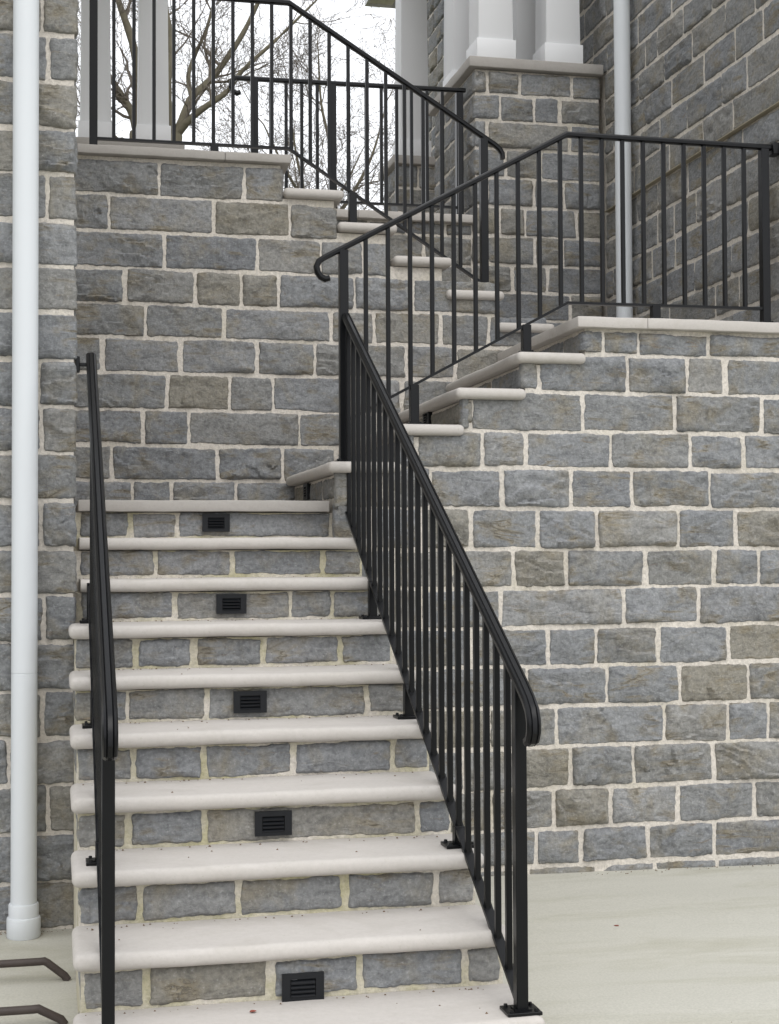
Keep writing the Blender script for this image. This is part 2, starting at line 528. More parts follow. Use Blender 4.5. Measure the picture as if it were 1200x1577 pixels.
# ------------------------------------------------------------------ front wall and second flight
FRONT = [(2.21, 2.325, [1.304, 1.476, 1.831]), (2.031, 2.21, [.989, 1.42, 1.714, 1.911]), (1.848, 2.031, [.663, 1.201, 1.657, 2.095]),
         (1.677, 1.848, [.405, .717, .924, 1.333, 1.73, 2.003]), (1.494, 1.677, [.26, .473, .808, 1.141, 1.437, 1.826]),
         (1.308, 1.494, [.20, .43, .66, .98, 1.26, 1.667, 1.955]), (1.13, 1.308, [.31, .57, .858, 1.116, 1.5, 1.848, 2.072]),
         (.949, 1.13, [.42, .798, 1.393, 1.767]), (.771, .949, [.30, .66, 1.023, 1.255, 1.558, 1.916]), (.586, .771, [.24, .52, .925, 1.304, 1.669, 2.016]),
         (.402, .586, [.38, .74, 1.057, 1.589, 1.904, 2.113]), (.213, .402, [.27, .62, .86, 1.127, 1.433, 1.83]),
         (.03, .213, [.42, .75, 1.042, 1.317, 1.653, 2.035]), (-.135, .03, [.33, .64, .96, 1.174, 1.503, 1.829])]
FX1 = 3.3
bm = bmesh.new()
poly = [(.05, GZ - .05), (FX1, GZ - .05), (FX1, 14 * R - .05), (4 * D2 + .05, 14 * R - .05)]
for i in (4, 3, 2, 1):
    poly += [(i * D2 + .05, (9 + i) * R - T - .004), ((i - 1) * D2 + .05, (9 + i) * R - T - .004)]
prism_xz(bm, poly, .048, YB + .03)
fwall = link('stone_wall', bm_mesh(bm, 'stone_wall'), M_MORTAR)
tag(fwall, 'large grey rock-faced stone wall facing the paving, right of the lower steps', 'wall', 'stone walls')
for z0, z1, js in FRONT:
    i = 4 if z0 > 2.1 else 3 if z0 > 2.0 else 2 if z0 > 1.8 else 1 if z0 > 1.6 else 0
    x0 = {4: 4 * D2 + .03, 3: 3 * D2 + .03, 2: 2 * D2 + .03, 1: 1 * D2 + .03, 0: .03}[i]
    course(fwall, x0 - .006, FX1, z0, z1, js + [2.30, 2.62, 2.98], .032)
course(fwall, .15, FX1, GZ - .03, -.139, [.5, .92, 1.25, 1.53, 1.85, 2.2, 2.6, 3.0], .036, gap=.006, amp=.3, proud=.006)
# coping of the middle landing
ZC = 14 * R
for a, b in ((4 * D2, 1.505), (1.508, XW + .012)):
    slab('coping', M_LIME, fwall, a, b, 0, .30, ZC - .05, ZC, ('-y', '-x') if a < 1.3 else ('-y',), .004, 2)
for a, b in ((.303, .38), (.383, .83), (.833, 1.29)):
    slab('coping', M_LIME, fwall, 4 * D2, 4 * D2 + .30, a, b, ZC - .05, ZC, ('-x',), .004, 2)
mid = box('landing', M_CAP, None, 4 * D2 + .302, XW - .002, .302, YP + .03, ZC - .05, ZC - .003)
tag(mid, 'flat middle landing floor behind the coping beside the house wall', 'landing')

flight2 = empty('stair_flight', (0, .6, 9 * R))
tag(flight2, 'short second flight of limestone steps climbing right from the first landing', 'stairs', 'stair flights')
def into(o, parent):
    o.parent = parent
    o.matrix_parent_inverse = Matrix.Translation(-Vector(parent.location))
    return o
for i in (1, 2, 3, 4):
    zt = (9 + i) * R
    into(slab('tread', M_LIME, None, (i - 1) * D2, i * D2 + .042, 0, YB - .006, zt - T, zt, ('-x', '-y', '+x'), .0225), flight2)
for i in (1, 2, 3, 4, 5):
    z0, z1 = (8 + i) * R + .004, (9 + i) * R - T - .004
    js = sorted(random.uniform(.25, 1.1) for _ in range(2))
    js = [js[0], max(js[1], js[0] + .22)] if i != 1 else [.45, .95]
    a = [.030] + [j for j in js if j < 1.2] + [YB - .01]
    for p, q in zip(a[:-1], a[1:]):
        s = stone(None, p, q, z0, z1, (i - 1) * D2 + .034, '-x', gap=.009, cell=.011, amp=.5, proud=.006)
        if s: into(s, flight2)
# end of the front wall beside the landing edge
stone(fwall, .036, .20, 8 * R + .004, 9 * R - .004, .034, '-x', gap=.006, cell=.011, amp=.4, proud=.006)

# ------------------------------------------------------------------ rear wall and third flight
BACK = [(3.152, 3.34, [-.66, -.213]), (2.965, 3.152, [-.915, -.373, .028]), (2.777, 2.965, [-.631, -.143, .195, .424]),
        (2.59, 2.777, [-.834, -.467, -.229, -.028, .377, .698]), (2.414, 2.59, [-.726, -.323, .25, .482, .852, 1.125]),
        (2.231, 2.414, [-.95, -.549, -.146, .162, .656, .93, 1.25]), (2.041, 2.231, [-.62, -.29, -.064, .35, .634, .95]),
        (1.858, 2.041, [-.736, -.506, .077, .491, .8]), (1.676, 1.858, [-.9, -.354, -.013, .278, .6]), (1.53, 1.676, [-.795, -.593, -.253, .1])]
XT = [1.166, .878, .585, .283, -.008]                # left ends of the third flight's treads, tops at 15R..19R
XBL = -1.10
bm = bmesh.new()
poly = [(XBL, 1.45), (1.6, 1.45), (1.6, 15 * R - .05 - .004)]
xs = [t + .325 for t in XT]                          # nosing line of each tread
poly = [(XBL, 1.45), (xs[0] - .05, 1.45)]
for i in range(5):
    poly += [(xs[i] - .05, (15 + i) * R - T - .004)]
    nx = xs[i + 1] - .05 if i < 4 else .03 - .05
    poly += [(nx, (15 + i) * R - T - .004)]
poly += [(-.02, 20 * R - .048), (XBL, 20 * R - .048)]
prism_xz(bm, poly, YB + .018, YP + .02)
bwall = link('stone_wall', bm_mesh(bm, 'stone_wall'), M_MORTAR)
tag(bwall, 'grey stone wall at the back of the lower steps, under the upper flight', 'wall', 'stone walls')
for n, (z0, z1, js) in enumerate(BACK):
    # right-hand limit follows the climbing steps
    lim = -.0
    if z1 < 3.36: lim = .0
    for i in range(5):
        if (15 + i) * R >= z1 - .06: lim = max(lim, xs[i] - .03)
    if n == 0: lim = 0.0
    course(bwall, XBL, lim, z0, z1, js, YB)
# upper parts of the cut stones beside each step
for i, xl in enumerate(XT):
    zt = (15 + i) * R
    row = [b for b in BACK if b[0] < zt - .02 <= b[1] + .06]
course(bwall, XBL, -.02, 3.342, 20 * R - .047, [-.8, -.5, -.33, -.1], YB + .004, gap=.008, amp=.25, proud=.006)
for a, b in ((XBL, -.32), (-.317, .03)):
    slab('coping', M_CAP, bwall, a, b, YB - .03, YB + .30, 20 * R - .046, 20 * R, ('-y', '+x') if b > 0 else ('-y',), .004, 2)
flight3 = empty('stair_flight', (.6, 1.8, ZC))
tag(flight3, 'uppermost flight of limestone steps climbing left towards the porch', 'stairs', 'stair flights')
for i, xl in enumerate(XT):
    zt = (15 + i) * R
    into(slab('tread', M_LIME, None, xl, xl + .325, YB - .03, YP - .002, zt - T, zt, ('-x', '-y', '+x'), .0225), flight3)
for i in range(5):
    zt = (15 + i) * R
    for a, b in ((YB + .04, 1.72), (1.72, YP - .02)):
        s = stone(None, a, b, zt - R + .004, zt - T - .004, xs[i] - .032, '+x', gap=.009, amp=.5, proud=.006)
        if s: into(s, flight3)

# ------------------------------------------------------------------ porch platform
ZF = 20 * R
bm = bmesh.new()
add_box(bm, -1.1, 1.37, YP + .05, 5.5, 1.4, ZF - .05)
porch = link('porch_platform', bm_mesh(bm, 'porch_platform'), M_MORTAR)
tag(porch, 'raised stone porch platform with pale coping behind the upper steps', 'porch')
zz = 2.36
while zz < ZF - .08:
    z1 = min(zz + .182, ZF - .05)
    course(porch, -.02, 1.36, zz, z1, rand_joints(-.02, 1.36), YP + .034)
    zz += .182
for a, b in ((.03, .62), (.623, 1.365)):
    slab('coping', M_LIME, porch, a, b, YP, YP + .30, ZF - .05, ZF, ('-y',), .004, 2)
box('porch_floor', M_CAP, porch, -1.1, 2.2, YP + .302, 5.5, ZF - .048, ZF - .003)
box('porch_floor', M_CAP, porch, -1.1, .028, YB + .304, YP + .30, ZF - .044, ZF - .003)

# ------------------------------------------------------------------ corner block of the house on the left
PZ = [-.174, .012, .201, .39, .572, .754, .947, 1.132, 1.313, 1.502, 1.688, 1.87, 2.057, 2.247, 2.427, 2.61, 2.796, 2.977, 3.164, 3.354, 3.54, 3.725, 3.91, 4.095, 4.28, 4.465, 4.65, 4.83]
PJ = {18: [-1.214], 15: [-1.214], 11: [-1.247], 10: [-1.237], 8: [-1.235], 6: [-1.228], 4: [-1.228], 3: [-1.36], 2: [-1.206],
      17: [-1.275], 13: [-1.275], 1: [-1.27], 19: [-1.235]}
YPI = -.49
PXR = -1.094
bm = bmesh.new()
add_box(bm, -3.2, PXR - .018, YPI + .018, 2.3, GZ - .05, 6.0)
lpier = link('house_wall', bm_mesh(bm, 'house_wall'), M_MORTAR)
tag(lpier, 'tall grey stone house corner on the left behind the white downpipe', 'wall', 'house walls')
for n in range(len(PZ) - 1):
    js = list(PJ.get(n, [-1.30 + random.uniform(-.03, .03)]))
    js += [min(js) - .24 + random.uniform(-.05, .05), min(js) - .58, min(js) - .9]
    course(lpier, -2.6, PXR, PZ[n], PZ[n + 1], js, YPI)
    if PZ[n] > .9:
        course(lpier, YPI + .03, 1.28, PZ[n], PZ[n + 1], [YPI + (.21 if n % 2 else .36), .25 + random.uniform(-.1, .1), .62 + random.uniform(-.1, .1), .98], PXR - .012, '+x', cell=.02, amp=.6)

# ------------------------------------------------------------------ house wall on the right
WZ = [2.345, 2.53, 2.715, 2.895, 3.08, 3.27, 3.452, 3.63, 3.815, 3.995, 4.17, 4.345, 4.525, 4.70, 4.885, 5.07, 5.25, 5.43]
WJ = {1: [.84, 1.45], 2: [.64, 1.1], 3: [.44, 1.36, 1.70], 4: [1.07], 5: [.5, 1.18, 1.60], 6: [.60, .97, 1.43], 7: [.44, .73, 1.18, 1.56], 8: [.57, .95, 1.39, 1.76],
      9: [.68, 1.10, 1.49], 10: [1.22, 1.59, 1.77], 11: [.9, 1.38, 1.88], 12: [1.1, 2.2]}
bm = bmesh.new()
add_box(bm, XW + .018, 4.2, .016, 8.18, 2.0, 6.98)
rwall = link('house_wall', bm_mesh(bm, 'house_wall'), M_MORTAR)
tag(rwall, 'grey stone house side wall receding at the upper right behind the landing', 'wall', 'house walls')
for n in range(17):
    z = WZ[-1] + n * .18
    course(rwall, 5.8, 8.15, z, z + .18, rand_joints(5.8, 8.15), XW, '-x', cell=.025) if z < 6.8 else None
for n in range(len(WZ) - 1):
    js = list(WJ.get(n, []))
    lo = min(js) if js else 1.4
    if lo > .45: js += [lo - random.uniform(.27, .4)]
    if not WJ.get(n): js += rand_joints(.12, 2.4)
    js = [j for j in js if j > .25]
    hi = max(js + [.9])
    if WZ[n] < 4.3:
        course(rwall, .004, 2.44, WZ[n], WZ[n + 1], js + rand_joints(hi + .12, 2.44), XW, '-x', cell=.016, gap=.009, proud=.009, amp=.85)
        if WZ[n] > 3.3: course(rwall, 5.8, 8.15, WZ[n], WZ[n + 1], rand_joints(5.8, 8.15), XW, '-x', cell=.022)
    else:
        course(rwall, .004, 8.15, WZ[n], WZ[n + 1], js + rand_joints(hi + .12, 8.15), XW, '-x', cell=.018, gap=.009, proud=.009, amp=.85)
    course(rwall, XW + .03, 4.1, WZ[n], WZ[n + 1], [2.45 + random.uniform(0, .12), 2.86 + random.uniform(-.05, .1), 3.3, 3.7], -.002, cell=.02)
box('flashing', M_FLASH, rwall, XW - .016, XW + .02, .02, 2.4, 3.4500, 3.4545)

# ------------------------------------------------------------------ stone piers with caps
def pier(label, x0, x1, y0, y1, z0, z1, rows, left=True, front_extra=()):
    e = empty('stone_pier', ((x0 + x1) / 2, (y0 + y1) / 2, z0))
    tag(e, label, 'pier', 'stone porch piers')
    into(box('core', M_MORTAR, None, x0 + .018, x1 - .018, y0 + .018, y1 - .018, z0, z1), e)
    for (a, b, js) in rows:
        jj = [x0] + [j for j in js if x0 + .05 < j < x1 - .05] + [x1]
        for p, q in zip(jj[:-1], jj[1:]):
            s = stone(None, p, q, a, b, y0, '-y', gap=.0075, cell=.016)
            if s: into(s, e)
        off = random.choice((.0, .12))
        jl = [y0 + .02] + [y for y in (y0 + .28 + off, y0 + .62 + off) if y < y1 - .1] + [y1]
        for p, q in zip(jl[:-1], jl[1:]):
            s = stone(None, p, q, a, b, x0, '-x', gap=.0085, cell=.018)
            if s: into(s, e)
    return e
PR = [(4.25, [1.45, 1.665, 2.01]), (4.09, [1.536, 1.755, 1.931]), (3.917, [1.448, 1.994]), (3.736, [1.567, 1.803]), (3.552, [1.445, 1.755, 1.952]),
      (3.372, [1.524, 1.694, 2.037]), (3.192, [1.443, 1.756, 1.94]), (3.008, [1.606, 1.84]), (2.844, [1.478, 1.989]), (2.66, [1.7, 1.95]), (2.48, [1.55, 1.85])]
rows = []
for i, (zc, js) in enumerate(PR):
    top = 4.322 if i == 0 else (PR[i - 1][0] + zc) / 2
    bot = (zc + PR[i + 1][0]) / 2 if i + 1 < len(PR) else 2.38
    rows.append((bot, top, js))
ZCAP = 4.39
near_pier = pier('tall grey stone pier at the house corner carrying white tapered columns', 1.355, XW - .012, YP, 3.45, 2.36, 4.322, rows)
for a, b in ((1.325, 1.75), (1.752, XW - .014)):
    into(slab('cap', M_CAP, None, a, b, YP - .03, 3.48, 4.325, ZCAP, ('-y', '-x') if a < 1.5 else ('-y',), .005, 2), near_pier)
FY = 4.75
def simple_rows(x0, x1):
    r = []
    z = ZF
    while z < 4.30:
        r.append((z, min(z + .184, 4.322), rand_joints(x0, x1)))
        z += .184
    return r
far_r = pier('low stone pier in shade behind the upper railing', 1.395, XW - .02, FY, FY + .5, ZF - .01, 4.322, simple_rows(1.395, 2.2))
into(slab('cap', M_CAP, None, 1.365, XW - .022, FY - .03, FY + .53, 4.325, ZCAP, ('-y', '-x'), .005, 2), far_r)
far_l = pier('low stone pier at upper left carrying two grey columns', -1.45, -.27, FY, FY + .5, ZF - .01, 4.322, simple_rows(-1.45, -.27))
into(slab('cap', M_CAP, None, -1.48, -.24, FY - .03, FY + .53, 4.325, ZCAP, ('-y', '+x'), .005, 2), far_l)

# ------------------------------------------------------------------ tapered columns
def column(label, x, y, w=.228, ztop=6.295):
    e = empty('porch_column', (x, y, ZCAP))
    tag(e, label, 'column', 'white square porch columns')
    bm = bmesh.new()
    b, t = w / 2, w / 2 * .86
    z0, z1 = .12, ztop - ZCAP
    vs = [bm.verts.new((sx * s, sy * s, z)) for z, s in ((z0, b), (z1, t)) for sx, sy in ((-1, -1), (1, -1), (1, 1), (-1, 1))]
    for i in range(4): bm.faces.new((vs[i], vs[(i + 1) % 4], vs[4 + (i + 1) % 4], vs[4 + i]))
    bm.faces.new(vs[0:4]); bm.faces.new(vs[4:8])
    bmesh.ops.bevel(bm, geom=bm.edges[:], offset=.004, segments=2, affect='EDGES', profile=.5)
    link('shaft', bm_mesh(bm, 'shaft', 40), M_WHITE, e)
    bm = bmesh.new()
    add_box(bm, -.128, .128, -.128, .128, .001, .135)
    bmesh.ops.bevel(bm, geom=bm.edges[:], offset=.005, segments=2, affect='EDGES', profile=.5)
    link('base', bm_mesh(bm, 'base', 40), M_WHITE, e)
    return e
column('left of two bright white columns on the tall stone pier', 1.516, 2.565)
column('right of two bright white columns on the tall stone pier, beside downpipe', 1.962, 2.565)
column('shaded column at the back of the tall stone pier', 1.525, 3.20)
column('shaded column behind and between the two bright white columns', 1.962, 3.20)
column('tall grey column on the low shaded pier behind the railing', 1.552, FY + .14)
column('far column on the low shaded pier next to the house wall', 1.95, FY + .14)
column('leftmost grey column at the top left, beside the house corner', -.895, FY + .14)
column('second grey column from the left, in front of the bare tree', -.467, FY + .14)

# ------------------------------------------------------------------ porch roof
def roof(label, x0, x1, y0, y1, z):
    e = empty('porch_roof', ((x0 + x1) / 2, (y0 + y1) / 2, z))
    tag(e, label, 'roof', 'porch roofs')
    x = x0 + .03
    n = 0
    while x < x1 - .03:
        into(box('soffit_board', M_SOFFIT, None, x, min(x + .098, x1 - .03), y0 + .03, y1 - .03, z, z + .02), e)
        x += .102
    into(box('fascia', M_WHITE, None, x0, x0 + .028, y0, y1, z - .03, z + .18), e)
    into(box('fascia', M_WHITE, None, x0 + .03, x1, y1 - .028, y1, z - .03, z + .18), e)
    into(box('fascia', M_WHITE, None, x0 + .03, x1, y0, y0 + .028, z - .03, z + .18), e)
    bm = bmesh.new()
    prism_xz(bm, [(x0 - .04, z + .19), (x1, z + .19), (x1, z + 1.0), (x0 - .04, z + .22)], y0 - .04, y1 + .04)
    into(link('shingle_deck', bm_mesh(bm, 'shingle_deck'), M_ROOF), e)
    return e
roof('porch roof with pale soffit, its corner just showing at the top centre', 1.28, XW + .01, 2.15, 5.35, 6.30)
roof('porch roof carried by the grey columns at top left', -3.0, -.1, 2.4, 5.6, 6.30)  # out of view; front edge brought forward of the columns to shade them

ev = empty('house_eave', (2.3, 7, 7.0))
tag(ev, 'pale roof eave of the house, its corner showing at the top centre', 'eave')
x = 1.945
while x < 2.2:
    into(box('soffit_board', M_SOFFIT, None, x, x + .083, 5.6, 8.43, 6.965, 6.985), ev)
    x += .086
into(box('fascia', M_WHITE, None, 1.915, 1.943, 5.58, 8.46, 6.945, 7.13), ev)
into(box('fascia', M_WHITE, None, 1.945, 4.3, 8.432, 8.46, 6.945, 7.13), ev)
bm = bmesh.new()
prism_xz(bm, [(1.87, 7.14), (4.3, 7.14), (4.3, 8.2), (1.87, 7.17)], 5.58, 8.50)
into(link('shingle_deck', bm_mesh(bm, 'shingle_deck'), M_ROOF), ev)

# ------------------------------------------------------------------ downpipes
def lathe(profile, seg=24):
    vs, fs = [], []
    for r, z in profile:
        for i in range(seg):
            a = 2 * math.pi * i / seg
            vs.append((r * math.cos(a), r * math.sin(a), z))
    for j in range(len(profile) - 1):
        for i in range(seg):
            fs.append((j * seg + i, j * seg + (i + 1) % seg, (j + 1) * seg + (i + 1) % seg, (j + 1) * seg + i))
    return vs, fs
def pipe(label, x, y, z0, z1, joint, coupling=True):
    e = empty('downpipe', (x, y, z0))
    tag(e, label, 'downpipe', 'white downpipes')
    H = z1 - z0
    j = joint - z0
    v, f = lathe([(.0495, .0), (.0495, j - .002), (.0482, j - .0015), (.0482, j + .0015), (.0495, j + .002), (.0492, H)])
    me = mesh_from(v, f, 'pipe', True); me.set_sharp_from_angle(angle=math.radians(35))
    link('pipe', me, M_PIPE, e)
    if coupling:
        v, f = lathe([(.060, .0), (.064, .006), (.064, .072), (.062, .078), (.057, .080), (.057, .125), (.055, .130), (.0496, .131)])
        me = mesh_from(v, f, 'coupling', True); me.set_sharp_from_angle(angle=math.radians(35))
        link('coupling', me, M_PIPE, e)
    return e
pipe('white round downpipe on the left house corner, standing on the paving', -1.297, -.565, GZ - .004, 6.0, .835)
pipe('white downpipe in the corner between tall pier and right house wall', 2.160, 1.95, ZC - .01, 5.8, 4.9, False)

# ------------------------------------------------------------------ step lights
def step_light(label, loc, rotz, w=.122, h=.080):
    e = empty('step_light', loc)
    e.rotation_euler = (0, 0, rotz)
    tag(e, label, 'step light', 'louvred step lights')
    bm = bmesh.new()                                     # frame with an opening
    add_box(bm, -w / 2, w / 2, -.004, .006, h / 2 - .016, h / 2)
    add_box(bm, -w / 2, w / 2, -.004, .006, -h / 2, -h / 2 + .014)
    add_box(bm, -w / 2, -w / 2 + .024, -.0039, .006, -h / 2 + .014, h / 2 - .016)
    add_box(bm, w / 2 - .024, w / 2, -.0039, .006, -h / 2 + .014, h / 2 - .016)
    link('frame', bm_mesh(bm, 'frame'), M_LIGHT, e)
    bm = bmesh.new()
    add_box(bm, -w / 2 + .002, w / 2 - .002, .0065, .03, -h / 2 + .002, h / 2 - .002)
    link('housing', bm_mesh(bm, 'housing'), M_BLACK, e)
    for i in range(4):
        z = h / 2 - .022 - i * .0125
        bm = bmesh.new()
        vs = [bm.verts.new(c) for c in ((-w / 2 + .026, -.006, z - .006), (w / 2 - .026, -.006, z - .006), (w / 2 - .026, .004, z + .002), (-w / 2 + .026, .004, z + .002),
                                        (-w / 2 + .026, -.005, z - .0095), (w / 2 - .026, -.005, z - .0095), (w / 2 - .026, .004, z - .001), (-w / 2 + .026, .004, z - .001))]
        for q in ((0, 1, 2, 3), (7, 6, 5, 4), (0, 4, 5, 1), (1, 5, 6, 2), (2, 6, 7, 3), (3, 7, 4, 0)): bm.faces.new([vs[k] for k in q])
        link('louvre', bm_mesh(bm, 'louvre'), M_LIGHT, e)
    return e
for k, zc, lab in ((9, 1.431, 'small black louvred step light in the riser just below the landing edge'), (7, 1.087, 'black louvred step light, second from the top of the lower flight'),
                   (5, .745, 'black louvred step light, middle one of five in the lower flight'), (3, .404, 'black louvred step light, second from the bottom of the lower flight'),
                   (1, .037, 'largest black louvred step light in the bottom riser of the lower flight')):
    step_light(lab, (-.482, nose(k) + .027, zc), 0)
step_light('black step light in a shaded riser of the short second flight', (2 * D2 + .034, .70, 1.96), -math.pi / 2)
step_light('black step light in the first riser above the landing, second flight', (.034, .85, 1.60), -math.pi / 2)

# ------------------------------------------------------------------ railings
CAPP = [(-.012, -.013), (-.0195, -.009), (-.0205, .003), (-.0165, .0095), (-.0105, .0125), (-.0085, .0100), (-.0060, .0128), (.0060, .0128), (.0085, .0100), (.0105, .0125), (.0165, .0095), (.0205, .003), (.0195, -.009), (.012, -.013)]
BARP = [(-.015, -.006), (-.015, .006), (.015, .006), (.015, -.006)]
def sweep(path, prof, side):
    """extrude a profile along a path lying in the vertical plane whose normal is `side`"""
    pts = [Vector(p) for p in path]
    side = Vector(side)
    vs, fs = [], []
    n = len(prof)
    for i, p in enumerate(pts):
        t0 = (pts[i] - pts[i - 1]).normalized() if i > 0 else (pts[1] - pts[0]).normalized()
        t1 = (pts[i + 1] - pts[i]).normalized() if i < len(pts) - 1 else t0
        t = (t0 + t1).normalized()
        k = 1 / max(.5, t.dot(t0))
        up = side.cross(t) * k
        for s, h in prof: vs.append(tuple(p + side * s + up * h))
    for i in range(len(pts) - 1):
        for j in range(n):
            fs.append((i * n + j, i * n + (j + 1) % n, (i + 1) * n + (j + 1) % n, (i + 1) * n + j))
    fs.append(tuple(range(n))[::-1])
    fs.append(tuple((len(pts) - 1) * n + j for j in range(n)))
    bm = bmesh.new()
    bv = [bm.verts.new(v) for v in vs]
    for f in fs: bm.faces.new([bv[k] for k in f])
    return bm
def poly_z(path, a, ax):
    pts = sorted(((p[ax], p[2]) for p in path))
    for (a0, z0), (a1, z1) in zip(pts[:-1], pts[1:]):
        if a0 <= a <= a1: return z0 + (z1 - z0) * (a - a0) / max(1e-6, a1 - a0)
    return pts[0][1] if a < pts[0][0] else pts[-1][1]
def arc(c, r, a0, a1, n):
    return [(c[0] + r * math.cos(a0 + (a1 - a0) * i / n), c[1] + r * math.sin(a0 + (a1 - a0) * i / n)) for i in range(n + 1)]
def bar(name, e, x, y, z0, z1, w, bevel=.0015):
    o = box(name, M_BLACK, None, x - w / 2, x + w / 2, y - w / 2, y + w / 2, z0, z1, bevel, 1)
    return into(o, e)
def plate(post, x, y, z, sx=.100, sy=.085, off=0):
    bm = bmesh.new()
    add_box(bm, -sx / 2, sx / 2, -sy / 2, sy / 2, -.005, .005)
    bmesh.ops.bevel(bm, geom=bm.edges[:], offset=.0015, segments=1, affect='EDGES')
    for sxx in (-1, 1):
        for syy in (-1, 1):
            r = bmesh.ops.create_cone(bm, cap_ends=True, segments=6, radius1=.0065, radius2=.0055, depth=.008)
            for v in r['verts']: v.co += Vector((sxx * (sx / 2 - .014), syy * (sy / 2 - .013), .0085))
    # weld fillet round the foot of the post
    w = .024
    add_box(bm, -w, w, -w, w, .0045, .0085)
    o = link('base_plate', bm_mesh(bm, 'base_plate'), M_BLACK, None, (x + off, y, z + .005))
    o.parent = post
    o.matrix_parent_inverse = Matrix.Translation(Vector(post.location)).inverted()
    return o

# lower flight, both sides ------------------------------------------------
HS, BS = .559, .577
def lower_rail(label, x, y_top, right):
    e = empty('stair_railing', (x, -1.2, .4))
    tag(e, label, 'railing', 'black steel railings')
    hz = lambda y: 1.575 + HS * (y + 1.32)
    bz = lambda y: 1.002 + BS * (y + .774)
    end = [(-2.566, .764), (-2.588, .773), (-2.601, .796), (-2.600, .826), (-2.587, .854), (-2.560, hz(-2.560) - .004)]
    path = [(x, y, z) for y, z in end] + [(x, -2.50, hz(-2.50)), (x, y_top, hz(y_top))]
    into(link('handrail', bm_mesh(sweep(path, CAPP, (1, 0, 0)), 'handrail', 30), M_BLACK), e)
    y_bt = min(y_top, .14) if right else -.5
    bp = [(x, -2.45, bz(-2.45)), (x, y_bt, bz(y_bt))]
    into(link('bottom_rail', bm_mesh(sweep(bp, BARP, (1, 0, 0)), 'bottom_rail'), M_BLACK), e)
    for y, k in ((-2.466, 0), (-1.808, 2), (-1.109, 4), (-.47, 6)):
        top = hz(y) - .010 if k == 0 or not right else bz(y)
        p = bar('post', e, x, y, k * R, hz(y) - .010 if k == 0 else bz(y), .034)
        if right: plate(p, x, y, k * R)
        else: plate(p, x, y, k * R, .066, .085, -.012)
    y = -2.355
    while y < y_bt - .03:
        bar('baluster', e, x, y, bz(y) - .002, hz(y) - .010, .0180)
        y += .1085
    if not right:
        into(box('wall_bracket', M_BLACK, None, PXR - .012, x, y_top - .045, y_top - .030, hz(y_top) - .05, hz(y_top) - .036, .002, 1), e)
        into(box('wall_bracket', M_BLACK, None, PXR - .012, PXR + .006, y_top - .062, y_top - .012, hz(y_top) - .075, hz(y_top) - .012, .003, 1), e)
    return e
lower_rail('black steel railing with balusters along the right side of the lower steps', .093, .095, True)
lower_rail('black steel railing on the left of the lower steps, seen end on', -1.043, -.40, False)

# second flight and middle landing ----------------------------------------
y2 = .10
e = empty('stair_railing', (1.1, y2, 2.0))
tag(e, 'black steel railing on the second flight, turning level along the landing coping', 'railing', 'black steel railings')
hp = [(.020, 2.532), (.002, 2.526), (-.018, 2.535), (-.033, 2.555), (-.038, 2.582), (-.028, 2.605), (-.005, 2.622), (1.149, 3.248), (2.225, 3.243)]
into(link('handrail', bm_mesh(sweep([(x, y2, z) for x, z in hp], CAPP, (0, -1, 0)), 'handrail', 30), M_BLACK), e)
bpth = [(.09, 1.884), (1.146, 2.455), (2.14, 2.459)]
into(link('bottom_rail', bm_mesh(sweep([(x, y2, z) for x, z in bpth], BARP, (0, -1, 0)), 'bottom_rail'), M_BLACK), e)
HP = [(x, y2, z) for x, z in hp[6:]]
BP = [(x, y2, z) for x, z in bpth]
for x, z0, full in ((.085, 10 * R, True), (.41, 11 * R, False), (.945, 13 * R, False), (1.585, ZC, False), (2.150, ZC, True)):
    p = bar('post', e, x, y2, z0, (poly_z(HP, x, 0) - .010) if full else poly_z(BP, x, 0), .040)
    plate(p, x, y2, z0, .075, .075)
for i in range(19):
    x = .188 + i * .1032
    bar('baluster', e, x, y2, poly_z(BP, x, 0) - .002, poly_z(HP, x, 0) - .010, .0185)
into(box('wall_bracket', M_BLACK, None, 2.185, XW + .006, y2 - .034, y2 + .034, 3.205, 3.262, .003, 1), e)

# third flight and upper landing ------------------------------------------
y3 = 1.42
e = empty('stair_railing', (.2, y3, 3.2))
tag(e, 'black steel railing along the uppermost flight and the upper left landing', 'railing', 'black steel railings')
hp = [(-1.09, 4.266), (.043, 4.268), (1.195, 3.560), (1.222, 3.538), (1.238, 3.512), (1.240, 3.482)]
into(link('handrail', bm_mesh(sweep([(x, y3, z) for x, z in hp], CAPP, (0, -1, 0)), 'handrail', 30), M_BLACK), e)
bpth = [(-.99, 3.472), (.041, 3.474), (1.126, 2.778)]
into(link('bottom_rail', bm_mesh(sweep([(x, y3, z) for x, z in bpth], BARP, (0, -1, 0)), 'bottom_rail'), M_BLACK), e)
HP = [(x, y3, z) for x, z in hp[:3]]
BP = [(x, y3, z) for x, z in bpth]
for x, z0, full in ((-.992, ZF, True), (-.36, ZF, False), (.389, 18 * R, False), (1.130, 16 * R, True)):
    p = bar('post', e, x, y3, z0, (poly_z(HP, x, 0) - .010) if full else poly_z(BP, x, 0), .042)
    plate(p, x, y3, z0, .075, .075)
for i in range(20):
    x = -.887 + i * .1045
    if abs(x - 1.13) < .04 or x > 1.1: continue
    bar('baluster', e, x, y3, poly_z(BP, x, 0) - .002, poly_z(HP, x, 0) - .010, .0185)

